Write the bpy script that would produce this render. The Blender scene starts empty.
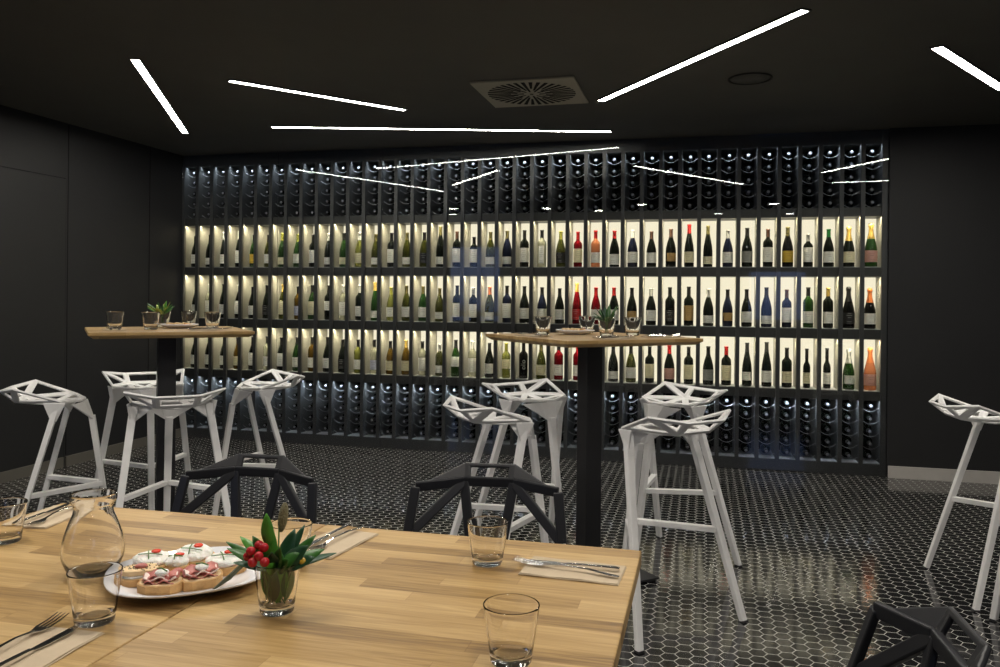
import bpy, bmesh, math, random
from mathutils import Vector, Matrix
R = math.radians
random.seed(7)
col = bpy.context.scene.collection
sc = bpy.context.scene
PI = math.pi

# ------------------------------------------------------------------ helpers
def tag(o, label=None, cat=None, group=None, kind=None):
    if label: o['label'] = label
    if cat: o['category'] = cat
    if group: o['group'] = group
    if kind: o['kind'] = kind
    return o

def empty(name, loc, rz=0):
    o = bpy.data.objects.new(name, None); col.objects.link(o)
    o.empty_display_size = .05
    o.location = loc; o.rotation_euler = (0, 0, rz)
    return o

def kids(o): return [c for c in bpy.data.objects if c.parent == o]
def copy_tree(o, parent=None, kmap=None):
    if kmap is None:
        kmap = {}
        for c in bpy.data.objects:
            if c.parent: kmap.setdefault(c.parent, []).append(c)
    c = o.copy(); col.objects.link(c); c.parent = parent
    for ch in kmap.get(o, []): copy_tree(ch, c, kmap)
    return c

def basis(p0, p1, side=None):
    d = (p1 - p0).normalized()
    if side is None: side = Vector((0, 0, 1)) if abs(d.z) < .9 else Vector((1, 0, 0))
    a = (side - d * side.dot(d)).normalized()
    return d, a, d.cross(a)

class MB:
    def __init__(s): s.bm = bmesh.new()
    def face(s, pts, mi=0):
        f = s.bm.faces.new([s.bm.verts.new(Vector(p)) for p in pts]); f.material_index = mi; return f
    def box(s, c, d, rz=0, mi=0, m=None):
        M = Matrix.Translation(c) @ Matrix.Rotation(rz, 4, 'Z')
        if m: M = Matrix.Translation(c) @ m
        r = bmesh.ops.create_cube(s.bm, size=1, matrix=M @ Matrix.Diagonal((d[0], d[1], d[2], 1)))
        for v in r['verts']:
            for f in v.link_faces: f.material_index = mi
        return s
    def hexa(s, a, b, mi=0):            # two quads, each 4 points
        va = [s.bm.verts.new(Vector(p)) for p in a]; vb = [s.bm.verts.new(Vector(p)) for p in b]
        fs = [s.bm.faces.new(va[::-1]), s.bm.faces.new(vb)]
        for i in range(4):
            fs.append(s.bm.faces.new([va[i], va[(i+1) % 4], vb[(i+1) % 4], vb[i]]))
        for f in fs: f.material_index = mi
        return s
    def bar(s, p0, p1, w0, t0, w1=None, t1=None, side=None, mi=0):
        p0 = Vector(p0); p1 = Vector(p1); w1 = w0 if w1 is None else w1; t1 = t0 if t1 is None else t1
        d, a, b = basis(p0, p1, Vector(side) if side else None)
        q = lambda p, w, t: [p + a*w/2 + b*t/2, p - a*w/2 + b*t/2, p - a*w/2 - b*t/2, p + a*w/2 - b*t/2]
        return s.hexa(q(p0, w0, t0), q(p1, w1, t1), mi)
    def tube(s, pts, rad, n=8, mi=0, cap=True):
        pts = [Vector(p) for p in pts]; rs = rad if isinstance(rad, (list, tuple)) else [rad]*len(pts)
        rings = []; prev = None
        for i, p in enumerate(pts):
            d = (pts[min(i+1, len(pts)-1)] - pts[max(i-1, 0)]).normalized()
            if prev is None: _, a, b = basis(p, p + d)
            else:
                a = (prev - d*prev.dot(d)).normalized(); b = d.cross(a)
            prev = a
            rings.append([s.bm.verts.new(p + (a*math.cos(2*PI*k/n) + b*math.sin(2*PI*k/n))*rs[i]) for k in range(n)])
        fs = []
        for i in range(len(rings)-1):
            for k in range(n):
                fs.append(s.bm.faces.new([rings[i][k], rings[i][(k+1) % n], rings[i+1][(k+1) % n], rings[i+1][k]]))
        if cap: fs.append(s.bm.faces.new(rings[0][::-1])); fs.append(s.bm.faces.new(rings[-1]))
        for f in fs: f.material_index = mi; f.smooth = True
        return s
    def lathe(s, prof, n=24, mi=0, M=None, a0=0, a1=2*PI, smooth=True):
        M = M or Matrix.Identity(4); full = abs(a1-a0-2*PI) < 1e-6
        cols = []; na = n if full else n+1
        for k in range(na):
            a = a0 + (a1-a0)*k/n
            cols.append([s.bm.verts.new(M @ Vector((r*math.cos(a), r*math.sin(a), z))) for r, z in prof])
        for k in range(n):
            A = cols[k]; B = cols[(k+1) % na]
            for i in range(len(prof)-1):
                f = s.bm.faces.new([A[i], B[i], B[i+1], A[i+1]]); f.smooth = smooth; f.material_index = mi
        return s
    def ball(s, c, r, sc_=(1, 1, 1), sub=2, mi=0, m=None):
        M = Matrix.Translation(c) @ (m or Matrix.Identity(4)) @ Matrix.Diagonal((r*sc_[0], r*sc_[1], r*sc_[2], 1))
        o = bmesh.ops.create_icosphere(s.bm, subdivisions=sub, radius=1, matrix=M)
        for v in o['verts']:
            for f in v.link_faces: f.smooth = True; f.material_index = mi
        return s
    def prism(s, poly, z0, z1, mi=0, M=None):
        M = M or Matrix.Identity(4)
        a = [s.bm.verts.new(M @ Vector((x, y, z0))) for x, y in poly]; b = [s.bm.verts.new(M @ Vector((x, y, z1))) for x, y in poly]
        n = len(poly); fs = [s.bm.faces.new(a[::-1]), s.bm.faces.new(b)]
        for i in range(n): fs.append(s.bm.faces.new([a[i], a[(i+1) % n], b[(i+1) % n], b[i]]))
        for f in fs: f.material_index = mi
        return s
    def build(s, name, mats, parent=None, bevel=0, seg=2, loc=None, weld=True, recalc=True):
        if weld: bmesh.ops.remove_doubles(s.bm, verts=s.bm.verts, dist=1e-6)
        if recalc: bmesh.ops.recalc_face_normals(s.bm, faces=s.bm.faces)
        me = bpy.data.meshes.new(name); s.bm.to_mesh(me); s.bm.free()
        for m in (mats if isinstance(mats, (list, tuple)) else [mats]): me.materials.append(m)
        o = bpy.data.objects.new(name, me); col.objects.link(o)
        if parent: o.parent = parent
        if loc: o.location = loc
        if bevel:
            b = o.modifiers.new('bevel', 'BEVEL'); b.width = bevel; b.segments = seg; b.limit_method = 'ANGLE'; b.angle_limit = R(35)
        return o

# ------------------------------------------------------------------ materials
def mat(name, c=(.5, .5, .5), rough=.5, metal=0, spec=.5, trans=0, ior=1.45, em=None, es=0, coat=0, noise=0, nscale=20, bump=0, alpha=1, sss=0):
    m = bpy.data.materials.new(name); m.use_nodes = True; nt = m.node_tree; b = nt.nodes['Principled BSDF']
    b.inputs['Base Color'].default_value = (*c, 1); b.inputs['Roughness'].default_value = rough
    b.inputs['Metallic'].default_value = metal; b.inputs['Specular IOR Level'].default_value = spec
    b.inputs['Transmission Weight'].default_value = trans; b.inputs['IOR'].default_value = ior
    b.inputs['Coat Weight'].default_value = coat; b.inputs['Subsurface Weight'].default_value = sss
    if em: b.inputs['Emission Color'].default_value = (*em, 1); b.inputs['Emission Strength'].default_value = es
    if noise or bump:
        tc = nt.nodes.new('ShaderNodeTexCoord'); no = nt.nodes.new('ShaderNodeTexNoise'); no.inputs['Scale'].default_value = nscale
        no.inputs['Detail'].default_value = 4; nt.links.new(tc.outputs['Object'], no.inputs['Vector'])
        if noise:
            mx = nt.nodes.new('ShaderNodeMix'); mx.data_type = 'RGBA'
            mx.inputs[6].default_value = (*[x*(1-noise) for x in c], 1); mx.inputs[7].default_value = (*[min(1, x*(1+noise)) for x in c], 1)
            nt.links.new(no.outputs['Fac'], mx.inputs[0]); nt.links.new(mx.outputs[2], b.inputs['Base Color'])
        if bump:
            bp = nt.nodes.new('ShaderNodeBump'); bp.inputs['Strength'].default_value = bump; bp.inputs['Distance'].default_value = .01
            nt.links.new(no.outputs['Fac'], bp.inputs['Height']); nt.links.new(bp.outputs['Normal'], b.inputs['Normal'])
    return m

def emis(name, c, s):
    m = bpy.data.materials.new(name); m.use_nodes = True; nt = m.node_tree; nt.nodes.clear()
    e = nt.nodes.new('ShaderNodeEmission'); o = nt.nodes.new('ShaderNodeOutputMaterial')
    e.inputs[0].default_value = (*c, 1); e.inputs[1].default_value = s; nt.links.new(e.outputs[0], o.inputs[0]); return m

class G:                                   # tiny node graph helper
    def __init__(s, nt): s.nt = nt
    def n(s, t, **k):
        x = s.nt.nodes.new(t)
        for a, v in k.items(): setattr(x, a, v)
        return x
    def put(s, sock, v):
        if isinstance(v, (int, float)): sock.default_value = v
        else: s.nt.links.new(v, sock)
    def m(s, op, a, b=0, c=0):
        x = s.n('ShaderNodeMath', operation=op); s.put(x.inputs[0], a); s.put(x.inputs[1], b)
        if op in ('MULTIPLY_ADD', 'WRAP'): s.put(x.inputs[2], c)
        return x.outputs[0]

def wood_mat(name, sw=.045, sl=.42, dark=(.155, .083, .028), mid=(.375, .235, .085), light=(.57, .39, .175)):
    m = bpy.data.materials.new(name); m.use_nodes = True; nt = m.node_tree; g = G(nt); b = nt.nodes['Principled BSDF']
    tc = g.n('ShaderNodeTexCoord'); sp = g.n('ShaderNodeSeparateXYZ'); nt.links.new(tc.outputs['Object'], sp.inputs[0])
    X, Y = sp.outputs[0], sp.outputs[1]
    yy = g.m('DIVIDE', Y, sw); row = g.m('FLOOR', yy)
    wn = g.n('ShaderNodeTexWhiteNoise', noise_dimensions='1D'); g.put(wn.inputs['W'], row)
    xx = g.m('ADD', g.m('DIVIDE', X, sl), g.m('MULTIPLY', wn.outputs[0], 9.7)); cell = g.m('FLOOR', xx)
    cb = g.n('ShaderNodeCombineXYZ'); g.put(cb.inputs[0], row); g.put(cb.inputs[1], cell)
    w2 = g.n('ShaderNodeTexWhiteNoise', noise_dimensions='2D'); nt.links.new(cb.outputs[0], w2.inputs['Vector'])
    rnd = w2.outputs[0]
    gv = g.n('ShaderNodeCombineXYZ'); g.put(gv.inputs[0], g.m('ADD', g.m('MULTIPLY', X, 2.2), g.m('MULTIPLY', rnd, 37))); g.put(gv.inputs[1], g.m('MULTIPLY', Y, 34)); g.put(gv.inputs[2], g.m('MULTIPLY', rnd, 11))
    ns = g.n('ShaderNodeTexNoise'); nt.links.new(gv.outputs[0], ns.inputs['Vector']); ns.inputs['Scale'].default_value = 2.2; ns.inputs['Detail'].default_value = 6; ns.inputs['Distortion'].default_value = 1.2
    fv = g.n('ShaderNodeCombineXYZ'); g.put(fv.inputs[0], g.m('MULTIPLY', X, 9)); g.put(fv.inputs[1], g.m('MULTIPLY', Y, 420)); g.put(fv.inputs[2], rnd)
    fn = g.n('ShaderNodeTexNoise'); nt.links.new(fv.outputs[0], fn.inputs['Vector']); fn.inputs['Scale'].default_value = 1; fn.inputs['Detail'].default_value = 3
    val = g.m('ADD', g.m('ADD', g.m('MULTIPLY', rnd, .40), g.m('MULTIPLY', ns.outputs['Fac'], .70)), g.m('MULTIPLY', fn.outputs['Fac'], .22))
    rp = g.n('ShaderNodeValToRGB'); g.put(rp.inputs[0], val); e = rp.color_ramp.elements
    e[0].position = .30; e[0].color = (*dark, 1); e[1].position = .95; e[1].color = (*light, 1)
    k = rp.color_ramp.elements.new(.58); k.color = (*mid, 1)
    # hairline joints
    fy = g.m('FRACT', yy); ed = g.m('MINIMUM', fy, g.m('SUBTRACT', 1, fy)); ln = g.m('LESS_THAN', ed, .012)
    fx = g.m('FRACT', xx); ex = g.m('MINIMUM', fx, g.m('SUBTRACT', 1, fx)); lx = g.m('LESS_THAN', ex, .0016)
    mx = g.n('ShaderNodeMix', data_type='RGBA'); mx.blend_type = 'MULTIPLY'; g.put(mx.inputs[0], g.m('MULTIPLY', g.m('MAXIMUM', ln, lx), .35))
    nt.links.new(rp.outputs[0], mx.inputs[6]); mx.inputs[7].default_value = (.35, .22, .12, 1)
    nt.links.new(mx.outputs[2], b.inputs['Base Color']); b.inputs['Roughness'].default_value = .42; b.inputs['Specular IOR Level'].default_value = .35
    bp = g.n('ShaderNodeBump'); bp.inputs['Strength'].default_value = .08; bp.inputs['Distance'].default_value = .002; g.put(bp.inputs['Height'], fn.outputs['Fac']); nt.links.new(bp.outputs[0], b.inputs['Normal'])
    return m

def hex_mat(name, s=.0351, gw=.0015):
    m = bpy.data.materials.new(name); m.use_nodes = True; nt = m.node_tree; g = G(nt); b = nt.nodes['Principled BSDF']
    tc = g.n('ShaderNodeTexCoord'); sp = g.n('ShaderNodeSeparateXYZ'); nt.links.new(tc.outputs['Object'], sp.inputs[0])
    W3, H3 = 3*s, math.sqrt(3)*s
    def lat(ox, oy):
        x = g.m('ABSOLUTE', g.m('SUBTRACT', g.m('FLOORED_MODULO', g.m('ADD', sp.outputs[0], ox), W3), W3/2))
        y = g.m('ABSOLUTE', g.m('SUBTRACT', g.m('FLOORED_MODULO', g.m('ADD', sp.outputs[1], oy), H3), H3/2))
        return g.m('MAXIMUM', y, g.m('ADD', g.m('MULTIPLY', x, math.sqrt(3)/2), g.m('MULTIPLY', y, .5)))
    d = g.m('MINIMUM', lat(0, 0), lat(W3/2, H3/2))
    line = g.m('GREATER_THAN', d, math.sqrt(3)/2*s - gw)
    mx = g.n('ShaderNodeMix', data_type='RGBA'); g.put(mx.inputs[0], line); mx.inputs[6].default_value = (.012, .012, .013, 1); mx.inputs[7].default_value = (.56, .55, .50, 1)
    nt.links.new(mx.outputs[2], b.inputs['Base Color'])
    ns = g.n('ShaderNodeTexNoise'); nt.links.new(tc.outputs['Object'], ns.inputs['Vector']); ns.inputs['Scale'].default_value = 9
    ro = g.m('ADD', g.m('MULTIPLY', line, .45), g.m('ADD', .065, g.m('MULTIPLY', ns.outputs['Fac'], .06))); nt.links.new(ro, b.inputs['Roughness'])
    b.inputs['Specular IOR Level'].default_value = .75
    n2 = g.n('ShaderNodeTexNoise'); nt.links.new(tc.outputs['Object'], n2.inputs['Vector']); n2.inputs['Scale'].default_value = 45
    bp = g.n('ShaderNodeBump'); bp.inputs['Strength'].default_value = .03; bp.inputs['Distance'].default_value = .001
    g.put(bp.inputs['Height'], g.m('SUBTRACT', n2.outputs['Fac'], g.m('MULTIPLY', line, .6))); nt.links.new(bp.outputs[0], b.inputs['Normal'])
    return m

def pane_mat(name):
    m = bpy.data.materials.new(name); m.use_nodes = True; nt = m.node_tree; nt.nodes.clear(); g = G(nt)
    t = g.n('ShaderNodeBsdfTransparent'); t.inputs[0].default_value = (.97, .98, .98, 1); gl = g.n('ShaderNodeBsdfGlossy'); gl.inputs['Roughness'].default_value = 0; gl.inputs[0].default_value = (.55, .56, .56, 1)
    fr = g.n('ShaderNodeFresnel'); fr.inputs[0].default_value = 1.5; mx = g.n('ShaderNodeMixShader'); o = g.n('ShaderNodeOutputMaterial')
    g.put(mx.inputs[0], g.m('MULTIPLY', fr.outputs[0], 1.0)); nt.links.new(t.outputs[0], mx.inputs[1]); nt.links.new(gl.outputs[0], mx.inputs[2]); nt.links.new(mx.outputs[0], o.inputs[0])
    return m

def label_mat(name, c, ink=(.08, .07, .06), amt=.3):
    m = bpy.data.materials.new(name); m.use_nodes = True; nt = m.node_tree; g = G(nt); b = nt.nodes['Principled BSDF']
    tc = g.n('ShaderNodeTexCoord'); sp = g.n('ShaderNodeSeparateXYZ'); nt.links.new(tc.outputs['Object'], sp.inputs[0])
    X, Z = sp.outputs[0], sp.outputs[2]
    rw = g.m('LESS_THAN', g.m('FRACT', g.m('MULTIPLY', Z, 62)), .3)
    wn = g.n('ShaderNodeTexWhiteNoise', noise_dimensions='1D'); g.put(wn.inputs['W'], g.m('FLOOR', g.m('MULTIPLY', Z, 62)))
    inside = g.m('LESS_THAN', g.m('ABSOLUTE', X), g.m('MULTIPLY', wn.outputs[0], .022))
    f = g.m('MULTIPLY', g.m('MULTIPLY', rw, inside), amt)
    mx = g.n('ShaderNodeMix', data_type='RGBA'); g.put(mx.inputs[0], f); mx.inputs[6].default_value = (*c, 1); mx.inputs[7].default_value = (*ink, 1)
    nt.links.new(mx.outputs[2], b.inputs['Base Color']); b.inputs['Roughness'].default_value = .55
    return m

M = {}
M['wall'] = mat('wall_paint', (.0185, .0185, .019), .55, noise=.15, nscale=3)
M['ceiling'] = mat('ceiling_paint', (.095, .091, .078), .7, noise=.1, nscale=4)
M['panel'] = mat('wall_panel_laminate', (.0195, .0195, .0195), .5)
M['seam'] = mat('shadow_gap', (.002, .002, .002), .8)
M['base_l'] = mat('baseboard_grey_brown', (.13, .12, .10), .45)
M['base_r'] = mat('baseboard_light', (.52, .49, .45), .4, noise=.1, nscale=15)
M['floor'] = hex_mat('black_hexagon_tiles')
M['oak'] = wood_mat('oak_butcher_block')
M['oak_edge'] = wood_mat('oak_edge', sw=.03)
M['black_steel'] = mat('black_powder_coat', (.018, .018, .02), .45)
M['fin'] = mat('anthracite_laminate', (.12, .12, .118), .5)
M['board'] = mat('graphite_board', (.085, .085, .078), .45)
M['tray'] = mat('pale_tray', (.55, .56, .56), .5)
M['rackback'] = mat('rack_back', (.010, .011, .013), .7)
M['panel_light'] = emis('backlit_panel', (1, .90, .66), .92)
M['led_warm'] = emis('led_warm', (1, .86, .60), 9)
M['led_cool'] = emis('led_cool', (.72, .84, 1), 5)
M['line_light'] = emis('line_light_diffuser', (1, .95, .86), 58)
M['down_light'] = emis('downlight_lens', (1, .94, .84), 30)
M['window'] = emis('daylight_pane', (.35, .5, 1), 1.0)
M['white_metal'] = mat('white_cast_aluminium', (.90, .89, .87), .42, noise=.05, nscale=30)
M['black_plastic'] = mat('black_moulded_plastic', (.012, .0125, .015), .42, bump=.03, nscale=400)
M['pane'] = pane_mat('glass_pane')
M['glass'] = mat('clear_glass', (1, 1, 1), 0, trans=1, ior=1.45)
M['water_glass'] = M['glass']
M['steel'] = mat('polished_steel', (.80, .79, .77), .14, 1)
M['paper'] = mat('brown_paper_napkin', (.52, .42, .29), .8, noise=.08, nscale=60)
M['porcelain'] = mat('white_porcelain', (.86, .86, .88), .12, coat=.4)
M['bread'] = mat('bread_crumb', (.78, .58, .33), .85, noise=.22, nscale=70, bump=.5)
M['crust'] = mat('bread_crust', (.62, .36, .14), .7, noise=.3, nscale=60, bump=.4)
M['cheese'] = mat('cream_cheese', (.93, .91, .84), .5, noise=.03, nscale=90, bump=.7, sss=.1)
M['tomato'] = mat('tomato', (.75, .06, .03), .25)
M['chive'] = mat('chive', (.10, .22, .05), .5)
M['ham'] = mat('cured_ham', (.52, .17, .14), .4, noise=.4, nscale=40)
M['hamfat'] = mat('ham_fat', (.90, .74, .66), .4)
M['seed'] = mat('poppy_seed', (.02, .02, .02), .6)
M['pickle'] = mat('dark_green_slice', (.07, .07, .03), .35)
M['leaf'] = mat('green_leaf', (.035, .13, .02), .35, noise=.3, nscale=30)
M['leaf2'] = mat('dark_leaf', (.02, .07, .03), .4, noise=.3, nscale=30)
M['leaf_b'] = mat('fresh_leaf', (.08, .28, .03), .35, noise=.2, nscale=30)
M['leafy'] = mat('yellow_green_leaf', (.35, .42, .08), .4, noise=.3, nscale=30)
M['spike'] = mat('grass_spike', (.22, .20, .11), .8, bump=.8, nscale=300)
M['berry'] = mat('red_berry', (.42, .012, .018), .2)
M['berry_y'] = mat('yellow_berry', (.55, .34, .03), .3)
M['vent'] = mat('vent_plate', (.42, .40, .32), .5)
M['dark'] = mat('dark_slot', (.004, .004, .004), .9)
M['spk'] = mat('speaker_cover', (.018, .017, .015), .7)
M['chrome'] = mat('cradle_wire', (.50, .50, .50), .3, .3)
# bottle glass and capsules
GL = dict(d=('near black', (.006, .008, .006), 0), o=('olive green', (.055, .060, .010), .35), g=('green', (.020, .060, .012), .4), y=('yellow green', (.20, .21, .05), .5),
          k=('black', (.004, .004, .004), 0), x=('clear', (.40, .40, .30), .6), R=('red', (.17, .004, .008), .15), P=('salmon pink', (.62, .22, .10), .45),
          A=('amber', (.11, .065, .01), .35), B=('dark blue', (.010, .013, .030), 0))
GM = {k: mat('bottle_glass_' + v[0].replace(' ', '_'), v[1], .07, trans=v[2], ior=1.3) for k, v in GL.items()}
CP = dict(k=('black', (.01, .01, .01)), r=('red', (.45, .01, .01)), y=('yellow', (.34, .33, .05)), o=('orange', (.75, .22, .06)), g=('gold', (.62, .42, .10)),
          s=('silver', (.55, .55, .52)), G=('green', (.01, .14, .03)), l=('olive', (.14, .12, .04)), w=('white', (.8, .8, .76)), b=('brown', (.12, .06, .04)))
CM = {k: mat('capsule_' + v[0], tuple(c*.6 for c in v[1]), .4, metal=.3) for k, v in CP.items()}
LB = dict(w=('white', (.97, .96, .91)), c=('cream', (.88, .82, .58)), n=('black', (.02, .02, .02)), t=('tan', (.50, .32, .12)), y=('gold', (.70, .48, .06)),
          p=('pink', (.75, .42, .36)), r=('red', (.55, .03, .03)), a=('grey', (.33, .33, .32)), v=('pale blue', (.55, .58, .75)))
LM = {k: label_mat('label_' + v[0].replace(' ', '_'), v[1], (.7, .7, .7) if k in 'nr' else (.10, .08, .06)) for k, v in LB.items()}

# ------------------------------------------------------------------ room
XL, XR, YB, YW, YG, ZC = -4.68, 3.4, -1.0, 6.618, 6.60, 2.6
X0, PITCH, NB = -4.660, .1498, 40
XE = 1.343      # right end of the shelf ~1.36
def struct(name, mb, m, **k): return tag(mb.build(name, m, **k), kind='structure')
struct('floor', MB().box(((XL+XR)/2, (YB+7.3)/2, -.05), (XR-XL+.6, 7.3-YB+.4, .1)), M['floor'])
bpy.data.objects['floor'].location = (0, 0, 0)
struct('ceiling', MB().box(((XL+XR)/2, (YB+7.3)/2, ZC+.05), (XR-XL+.6, 7.3-YB+.4, .1)), M['ceiling'])
wl = struct('wall_left', MB().box((XL-.1, (YB+7.2)/2, ZC/2), (.2, 7.2-YB, ZC)), M['wall'])
struct('wall_right', MB().box((XR+.1, (YB+7.2)/2, ZC/2), (.2, 7.2-YB, ZC)), M['wall'])
struct('wall_far', MB().box(((XE+XR)/2, YG+.29, ZC/2), (XR-XE, .62, ZC)).box(((XL+XE)/2, 7.15, ZC/2), (XE-XL, .1, ZC)), M['wall'])
bk = MB()                                       # wall behind the viewer with two window openings
wins = [(-4.55, -3.50, .85, 2.30), (.70, 1.70, .95, 1.85)]
xs = [XL, wins[0][0], wins[0][1], wins[1][0], wins[1][1], XR]
for i in range(5):
    a, b = xs[i], xs[i+1]
    if i in (1, 3):
        w = wins[0] if i == 1 else wins[1]
        bk.box(((a+b)/2, YB-.1, w[2]/2), (b-a, .2, w[2])); bk.box(((a+b)/2, YB-.1, (w[3]+ZC)/2), (b-a, .2, ZC-w[3]))
    else: bk.box(((a+b)/2, YB-.1, ZC/2), (b-a, .2, ZC))
struct('wall_back', bk, M['wall'])
for i, w in enumerate(wins):
    cx, cz = (w[0]+w[1])/2, (w[2]+w[3])/2
    fr = MB(); t = .05
    fr.box((cx, YB-.08, w[2]+t/2), (w[1]-w[0], .06, t)).box((cx, YB-.08, w[3]-t/2), (w[1]-w[0], .06, t))
    for x in (w[0]+t/2, w[1]-t/2): fr.box((x, YB-.08, cz), (t, .06, w[3]-w[2]))
    o = struct('window_%d' % (i+1), fr, M['black_steel'])
    MB().box((cx, YB-.13, cz), (w[1]-w[0], .01, w[3]-w[2])).build('pane', M['window'], o)
# left wall panelling: door leaf and vertical panel joints
d = MB().box((XL+.004, 4.30, 1.085), (.012, 1.755, 2.18)); struct('door_1', d, M['panel'], bevel=.002)
tj = MB().box((XL+.001, 5.183, 1.09), (.004, .008, 2.18)).box((XL+.001, 4.30, 2.179), (.004, 1.77, .008)); struct('trim_1', tj, M['seam'])
for i, y in enumerate((5.21, 6.15)):
    struct('trim_%d' % (i+2), MB().box((XL+.001, y, 1.34), (.004, .006, 2.5)), M['seam'])
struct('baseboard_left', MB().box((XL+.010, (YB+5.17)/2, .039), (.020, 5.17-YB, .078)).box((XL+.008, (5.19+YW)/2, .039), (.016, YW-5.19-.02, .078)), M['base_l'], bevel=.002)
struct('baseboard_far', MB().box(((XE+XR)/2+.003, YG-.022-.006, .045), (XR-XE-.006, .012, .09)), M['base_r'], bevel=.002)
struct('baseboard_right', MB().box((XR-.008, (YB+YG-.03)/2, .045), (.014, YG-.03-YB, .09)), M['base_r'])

# ------------------------------------------------------------------ ceiling fittings
def line_light(a, b, w, label):
    a = Vector((*a, 0)); b = Vector((*b, 0)); dd = b-a; L = dd.length; ang = math.atan2(dd.y, dd.x)
    t = empty('line_light', ((a.x+b.x)/2, (a.y+b.y)/2, ZC), ang); tag(t, label, 'ceiling light', 'white line lights scattered over the dark ceiling')
    h = MB()
    for s in (-1, 1): h.box((0, s*(w/2+.004), -.004), (L+.016, .008, .008)); h.box((s*(L/2+.004), 0, -.004), (.008, w, .008))
    h.build('frame', M['black_steel'], t)
    MB().box((0, 0, -.0035), (L, w, .005)).build('diffuser', M['line_light'], t)
line_light((-3.03, 3.85), (-3.995, 5.67), .044, 'white line light nearest the left wall, pointing towards the shelf corner')
line_light((-2.765, 4.35), (-2.0, 5.28), .042, 'short slanting white line light, second from the left wall')
line_light((-3.195, 5.60), (-.695, 6.272), .040, 'longest white line light, running just in front of the wine shelves')
line_light((-.655, 5.295), (.43, 3.83), .044, 'white line light rising towards the right, beside the square air vent')
line_light((1.14, 4.53), (1.75, 5.50), .052, 'white line light cut off by the upper right corner of the photo')
line_light((1.33, 3.80), (2.75, 3.93), .056, 'white line light outside the frame, seen as the lowest right reflection in the glass')
for i, (x, y) in enumerate([(-3.47, 2.03), (-3.72, 1.25), (-2.16, 1.83), (-1.47, 1.45), (-.80, 2.10), (.91, 1.92), (1.23, .62), (.21, .78)]):
    t = empty('recessed_downlight', (x, y, ZC)); tag(t, 'small round downlight reflected as a short white dash in the shelf glass', 'downlight', 'round downlights over the oak tables')
    MB().lathe([(.070, -.001), (.095, -.001), (.095, -.008), (.070, -.008), (.070, -.001)], 24).build('trim_ring', M['black_steel'], t)
    MB().lathe([(.0005, -.004), (.069, -.004), (.069, -.002), (.0005, -.002)], 24).build('lens', M['down_light'], t)
v = empty('air_vent', (-1.05, 5.0, ZC)); tag(v, 'square grey swirl air vent in the ceiling with radial slots', 'air vent')
MB().box((0, 0, -.006), (.63, .63, .012)).build('plate', M['vent'], v, bevel=.003)
sl = MB()
for k in range(36):
    a = 2*PI*k/36; r0 = (.05, .13, .09)[k % 3]
    w0 = .010 if k % 3 == 0 else .012
    p = Vector((math.cos(a), math.sin(a), 0)); sl.bar(p*r0 + Vector((0, 0, -.0125)), p*.275 + Vector((0, 0, -.0125)), .0015, w0, .0015, .024, side=(0, 0, 1))
sl.build('slot_ring', M['dark'], v)
MB().lathe([(.0005, -.018), (.010, -.017), (.012, -.012), (.0005, -.012)], 16).build('screw', M['steel'], v)
s = empty('ceiling_speaker', (.257, 4.95, ZC)); tag(s, 'flat round dark cover in the ceiling right of the vent', 'ceiling speaker')
MB().lathe([(.0005, -.004), (.112, -.004), (.112, 0), (.0005, 0)], 40).build('cover', M['ceiling'], s)
MB().lathe([(.114, -.001), (.114, -.008), (.125, -.008), (.125, -.001)], 40).build('rim', M['spk'], s)

# ------------------------------------------------------------------ wine wall
SX0, SX1 = X0 - .020, XE - .002
SW = SX1 - SX0; SCX = (SX0+SX1)/2
shelf = empty('wine_shelf', (SCX, YW, 0)); tag(shelf, 'wall-wide dark wine shelf with three lit display rows and bottle racks above and below', 'wine shelf')
FT = .030; DEP = .21; RD = .42
rows = [(1.566, 1.952), (1.097, 1.496), (.630, 1.022)]        # lit openings, top row first
racks = [(2.015, 2.495), (.088, .562)]
def S(p): return (p[0]-SCX, p[1]-YW, p[2])
for k in range(NB):
    x = X0 + k*PITCH - FT/2
    f = MB().box(S((x, YW+RD/2-.005, 2.5/2+.0425)), (FT, RD+.01, 2.5-.085)).build('divider', M['fin'], shelf)
bds = [(1.952, 2.015), (1.496, 1.566), (1.022, 1.097), (.562, .630)]
for a, b in bds: MB().box(S((SCX, YW+.012+RD/2, (a+b)/2)), (SW, RD, b-a)).build('shelf_board', M['board'], shelf)
MB().box(S((SCX, YW+.004+RD/2, (2.495+ZC)/2)), (SW, RD, ZC-2.495-.002)).build('header', M['fin'], shelf)
MB().box(S((SCX, YW+RD/2, .044)), (SW, RD, .086)).build('plinth', M['fin'], shelf)
for x, wd in ((SX0+.007, .012), (SX1-.020, .040)): MB().box(S((x, YW+RD/2-.004, 1.29)), (wd, RD, 2.58)).build('end_panel', M['fin'], shelf)
for a, b in rows:
    MB().box(S((SCX, YW+DEP+.006, (a+b)/2)), (SW-.03, .012, b-a-.002)).build('light_panel', M['panel_light'], shelf)
    MB().box(S((SCX, YW+.115, a+.0025)), (SW-.03, .19, .005)).build('shelf_liner', M['tray'], shelf)
M['glow_sheet'] = mat('pale_glow_sheet', (.30, .29, .24), .55)
for a, b in rows:                       # pale lining added so the dark cell sides of display rows look lit
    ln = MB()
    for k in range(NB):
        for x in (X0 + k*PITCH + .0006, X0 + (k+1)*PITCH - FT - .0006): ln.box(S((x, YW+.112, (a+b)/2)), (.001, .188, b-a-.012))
    ln.build('side_glow_sheet', M['glow_sheet'], shelf)
for a, b in racks:
    MB().box(S((SCX, YW+RD+.006, (a+b)/2)), (SW-.03, .012, b-a-.002)).build('rack_back', M['rackback'], shelf)
MB().box(S((SCX, YW+.062, .0905)), (SW-.03, .11, .005)).build('shelf_liner', M['tray'], shelf)
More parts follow.
